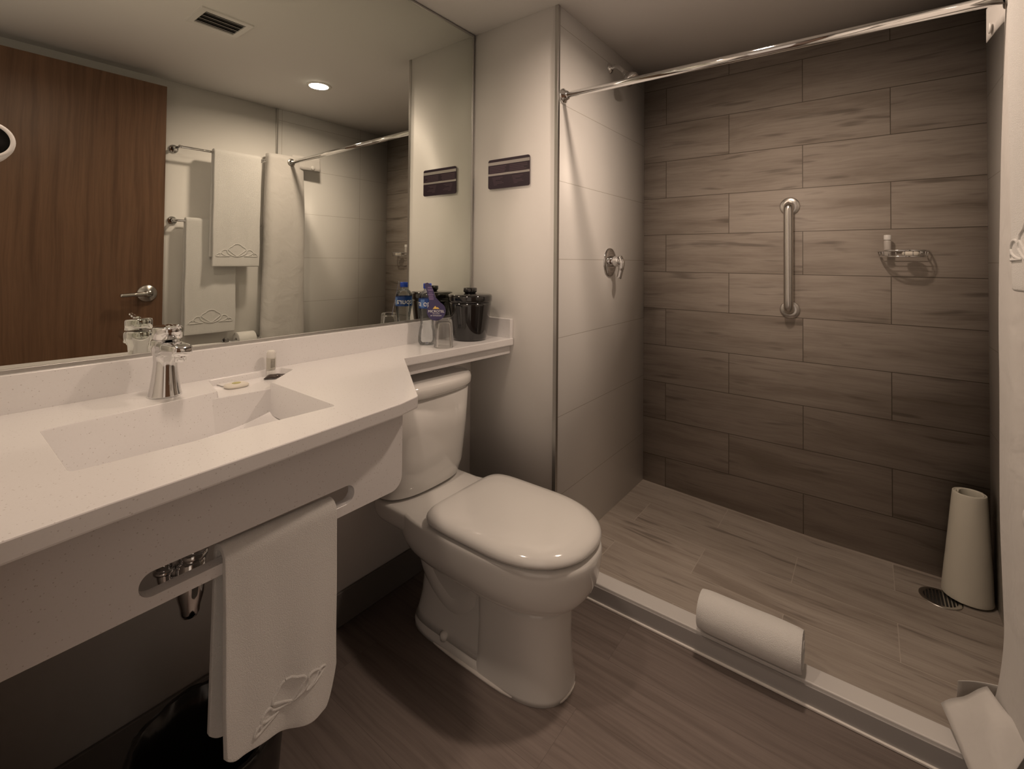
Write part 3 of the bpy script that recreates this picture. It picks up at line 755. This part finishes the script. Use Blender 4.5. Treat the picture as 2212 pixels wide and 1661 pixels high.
t = thing('shower_valve', 'chrome round shower valve with lever on the white tile', 'shower valve', (XW, .457, 1.183))
bm = B(); lathe(bm, [(.066, .0003), (.066, .003), (.062, .007), (.045, .010), (.030, .011)], (XW, .457, 1.183), (1, 0, 0), n=48); obj('plate', bm, CHROME, t)
bm = B(); lathe(bm, [(.024, .010), (.025, .012), (.0235, .045), (.021, .052), (.0, .054)], (XW, .457, 1.188), (1, 0, 0), n=36); obj('body', bm, CHROME, t)
bm = B(); tube(bm, bez([(XW+.050, .457, 1.208), (XW+.060, .457, 1.185), (XW+.056, .457, 1.150), (XW+.046, .457, 1.112)], 7), [.012]*7+[.013]*7+[.011]*8, 18); obj('lever', bm, CHROME, t)

t = thing('grab_bar', 'vertical brushed steel grab bar on the wood-look shower wall', 'grab bar', (1.097, YB, .976))
for z in (1.437, .982):
    bm = B(); lathe(bm, [(.039, .0003), (.039, .003), (.036, .006), (.020, .007)], (1.097, YB, z), (0, -1, 0), n=40); obj('flange', bm, STEEL, t)
bm = B(); tube(bm, [(1.097, YB-.004, 1.437)] + bez([(1.097, YB-.024, 1.437), (1.097, YB-.044, 1.430), (1.097, YB-.052, 1.408), (1.097, YB-.052, 1.30), (1.097, YB-.052, 1.10), (1.097, YB-.052, 1.011), (1.097, YB-.044, .989), (1.097, YB-.024, .982)], 8) + [(1.097, YB-.004, .982)], .0190, 24)
obj('bar', bm, STEEL, t)

# soap dish
dz = 1.232
t = thing('shower_soap_dish', 'chrome wire soap dish on the wood-look shower wall', 'soap dish', (1.478, YB, dz))
def dpath(sc, z, n=40):
    return [(1.480 + .076*sc*math.copysign(abs(math.cos(a))**.8, math.cos(a)), YB-.006-.098*sc*math.sin(a)**.8, z) for a in [PI*k/n for k in range(n+1)]]
bm = B(); tube(bm, dpath(1, dz+.006), .0035, 10); tube(bm, [(1.403, YB-.006, dz+.006), (1.557, YB-.006, dz+.006)], .0035, 10); obj('rim', bm, CHROME, t)
bm = B(); tube(bm, dpath(.93, dz-.016), .0028, 10); obj('lower_rim', bm, CHROME, t)
bm = B()
for k in range(5):
    y = YB-.018-k*.018; hwd = .070*math.sqrt(max(0, 1-((YB-.006-y)/.098)**2)); tube(bm, [(1.480-hwd, y, dz-.016), (1.480+hwd, y, dz-.016)], .0016, 8)
for k in range(9):
    a = PI*(k+.5)/9; p = (1.480+.076*math.cos(a)*.97, YB-.006-.098*math.sin(a)*.97); tube(bm, [(p[0], p[1], dz+.006), (1.480+.071*math.cos(a), YB-.006-.091*math.sin(a), dz-.016)], .0016, 8)
obj('wires', bm, CHROME, t)
for x in (1.425, 1.535):
    bm = B(); lathe(bm, [(.012, .0003), (.012, .004), (.006, .006), (.006, .012)], (x, YB, dz), (0, -1, 0), n=20); obj('mount', bm, CHROME, t)
bm = B(); rings = []
for z, s in ((0, .85), (.003, 1), (.012, 1), (.016, .85), (.0175, .5)): rings.append([(x, y, dz-.0140+z) for x, y, _ in superring(1.500, YB-.055, .026*s, .026*s, .020*s, 0, 3, 3, 28)])
loft(bm, rings); tag(obj('soap_bar', bm, SOAPW), 'small pale soap bar lying in the shower soap dish', 'soap')
t = thing('amenity_bottle', 'tiny clear toiletry bottle standing in the shower soap dish', 'bottle', (1.432, YB-.035, dz-.014))
bm = B(); lathe(bm, [(.0105, .0005), (.0118, .003), (.0118, .056), (.010, .062)], (1.432, YB-.035, dz-.0138), n=24); obj('body', bm, mat('clear_small_bottle', (.72, .68, .64), .2, Transmission_Weight=.3), t)
bm = B(); lathe(bm, [(.0118, .0625), (.012, .064), (.012, .080), (.0108, .082)], (1.432, YB-.035, dz-.0138), n=24); obj('cap', bm, PLASTIC, t)

# floor drain
dx, dy = 1.568, .712
t = thing('floor_drain', 'round metal shower drain beside the rolled rubber mat', 'drain', (dx, dy, .0215))
bm = B(); lathe(bm, [(.046, .0), (.058, .0005), (.058, .003), (.054, .004), (.046, .0035)], (dx, dy, .0205), n=48, cap0=False, cap1=False); obj('ring', bm, STEEL, t)
bm = B(); lathe(bm, [(.046, .0004), (.046, .0012), (0, .0012)], (dx, dy, .0205), n=40); obj('pit', bm, DARK, t)
bm = B()
for k in range(-4, 5):
    hh = math.sqrt(.046**2-(k*.0098)**2); box(bm, dx+k*.0098-.0018, dx+k*.0098+.0018, dy-hh, dy+hh, .0218, .0238)
obj('grate', bm, STEEL, t, smooth=False)

o = spiral_sheet('rolled_shower_mat', MAT, (1.645, .770, .0285), (.02, .0, 1), (-1, 0, 0), (0, 1, 0), .362, .070, 2.4, .006, flat=.9, cone=.34, edge=.002)
tag(o, 'rolled cream rubber shower mat standing on end beside the curtain', 'shower mat')

# curtain: hookless panels bunched against the right wall
def curtain_path(zf):
    """plan folds; zf = 0 at the top, 1 at the floor"""
    bl = .012*math.sin(PI*min(1, zf*1.05)) + .008*zf
    return [(1.709, -.072), (1.690, -.100-.02*zf), (1.655, -.098-.03*zf), (1.640-bl, -.075), (1.636-bl, .00), (1.638-bl, .085), (1.650-bl*.6, .132+.02*zf), (1.664, .11), (1.664, .03), (1.668, -.05), (1.676, -.06), (1.682, .0), (1.684, .09), (1.693, .12), (1.703, .07), (1.706, .0)]
bm = B(); rings = []; NZ = 60
for k in range(NZ+1):
    zf = k/NZ; z = 1.853 - (1.853-.078)*zf
    P = bez([(a, b, z) for a, b in curtain_path(zf)], 8)
    row = []
    for i, p in enumerate(P):
        f = i/(len(P)-1); q = Vector(p)
        n1 = noise.noise((f*9, zf*4, 1.7)); q.x += .005*n1; q.y += .010*noise.noise((f*7, zf*3, 5.1))
        # foot of the leading panels kicks out over the curb
        kick = max(0, (zf-.86)/.14)**1.6; wgt = math.exp(-((f-.33)/.13)**2)
        ang = min(1, max(0, (q.y+.08)/.28))
        q.x -= kick*wgt*(.012+.018*ang); q.y += kick*wgt*(.02*ang)
        row.append(q)
    rings.append(row)
loft(bm, rings, False, False, False)
o = obj('shower_curtain', bm, CURTAIN, None, solid=.0012)
tag(o, 'white fabric shower curtain bunched against the right wall', 'shower curtain')
# header flag with button hole and snap
bm = B()
fl = bez([(1.652, .05, 0), (1.640, .10, 0), (1.634, .15, 0), (1.630, .20, 0), (1.627, .235, 0)], 6)
loft(bm, [[(p.x, p.y+.001*k, 1.870-.022*k) for p in fl] for k in range(5)], False, False, False)
obj('header_fold', bm, CURTAIN, o, solid=.0014)
bm = B(); lathe(bm, [(.012, 0), (.014, .002), (.012, .004), (0, .0045)], (1.627, .185, 1.800), (-1, 0, 0), n=24); obj('snap', bm, PLASTIC, o)
bm = B(); lathe(bm, [(.0135, 0), (.024, .001), (.026, .004), (.024, .007), (.0135, .008)], (1.636, .038, 1.812), (-1, 0, 0), n=32, cap0=False, cap1=False); obj('rod_hole_ring', bm, STEEL, o)
# liner corners lying over the curb
def leaf(name, P, parent, thick=.0012, m=CURTAIN):
    bm = B(); n = 10; G_ = []
    a, b, c, d2 = [Vector(p) for p in P]
    for i in range(n+1):
        row = []
        for j in range(n+1):
            u, v = i/n, j/n; p = (a*(1-u)+b*u)*(1-v) + (d2*(1-u)+c*u)*v
            p = p + Vector((0, 0, .012*math.sin(PI*u)*math.sin(PI*v*1.3)+.003*math.sin(9*u+5*v))); row.append(bm.verts.new(p))
        G_.append(row)
    for i in range(n):
        for j in range(n): bm.faces.new((G_[i][j], G_[i+1][j], G_[i+1][j+1], G_[i][j+1]))
    return obj(name, bm, m, parent, solid=thick)
leaf('trailing_corner', [(1.513, .085, .090), (1.600, .110, .160), (1.640, -.080, .200), (1.560, -.120, .060)], o)
leaf('trailing_corner', [(1.553, .160, .115), (1.553, .200, .030), (1.650, .200, .060), (1.650, .120, .180)], o)

# ================================================================== UNDER THE VANITY / LEFT
tx, ty_ = .352, -1.135
t = thing('trash_bin', 'black waste bin lined with a black plastic bag under the vanity', 'trash bin', (tx, ty_, 0))
bm = B(); lathe(bm, [(.100, .001), (.104, .004), (.122, .262), (.125, .270), (.120, .270), (.100, .010), (0, .010)], (tx, ty_, 0), n=56, cap1=False); obj('body', bm, mat('black_bin', (.015, .014, .013), .35), t)
bm = B(); rings = []
for k, (r_, z) in enumerate([(.1285, .175), (.130, .215), (.131, .255), (.130, .273), (.125, .280), (.118, .275), (.108, .225), (.095, .15), (.080, .075), (.04, .045), (.002, .04)]):
    rg = []
    for i in range(72):
        a = 2*PI*i/72; s = 1+.035*noise.noise((math.cos(a)*4, math.sin(a)*4, z*18)) + (.05*noise.noise((math.cos(a)*3, math.sin(a)*3, k*1.0+9)) if k > 5 else 0)
        rg.append((tx+r_*s*math.cos(a), ty_+r_*s*math.sin(a), z + .008*noise.noise((math.cos(a)*5, math.sin(a)*5, k))))
    rings.append(rg)
loft(bm, rings, False, True); obj('liner_bag', bm, BAG, t)

# hair dryer in its holder on the left end wall (only its rear rim reaches into view)
hx_, hy_, hz_ = .25, -1.437, 1.362
t = thing('hair_dryer', 'white hair dryer with dark rear grille hung at the left edge of the mirror', 'hair dryer', (hx_, hy_, hz_))
bm = B(); lathe(bm, [(.016, -.12), (.019, -.10), (.024, -.04), (.029, .01), (.0305, .040), (.0300, .050), (.0275, .055), (.0235, .053)], (hx_, hy_, hz_), (1, 0, .08), n=48, cap1=False)
obj('barrel', bm, PLASTIC, t)
bm = B(); lathe(bm, [(.0240, .050), (.022, .048), (0, .047)], (hx_, hy_, hz_), (1, 0, .08), n=40); obj('rear_grille', bm, BLACKG, t)
bm = B(); tube(bm, bez([(hx_+.01, hy_, hz_-.03), (hx_+.02, hy_, hz_-.10), (hx_+.03, hy_, hz_-.17)], 6), [.016]*6+[.017]*6+[.015], 20); obj('handle', bm, PLASTIC, t)
bm = B(); box(bm, .20, .32, YF+.001, hy_-.006, 1.085, 1.20); obj('wall_holder', bm, PLASTIC, t, bevel=.008, seg=3)
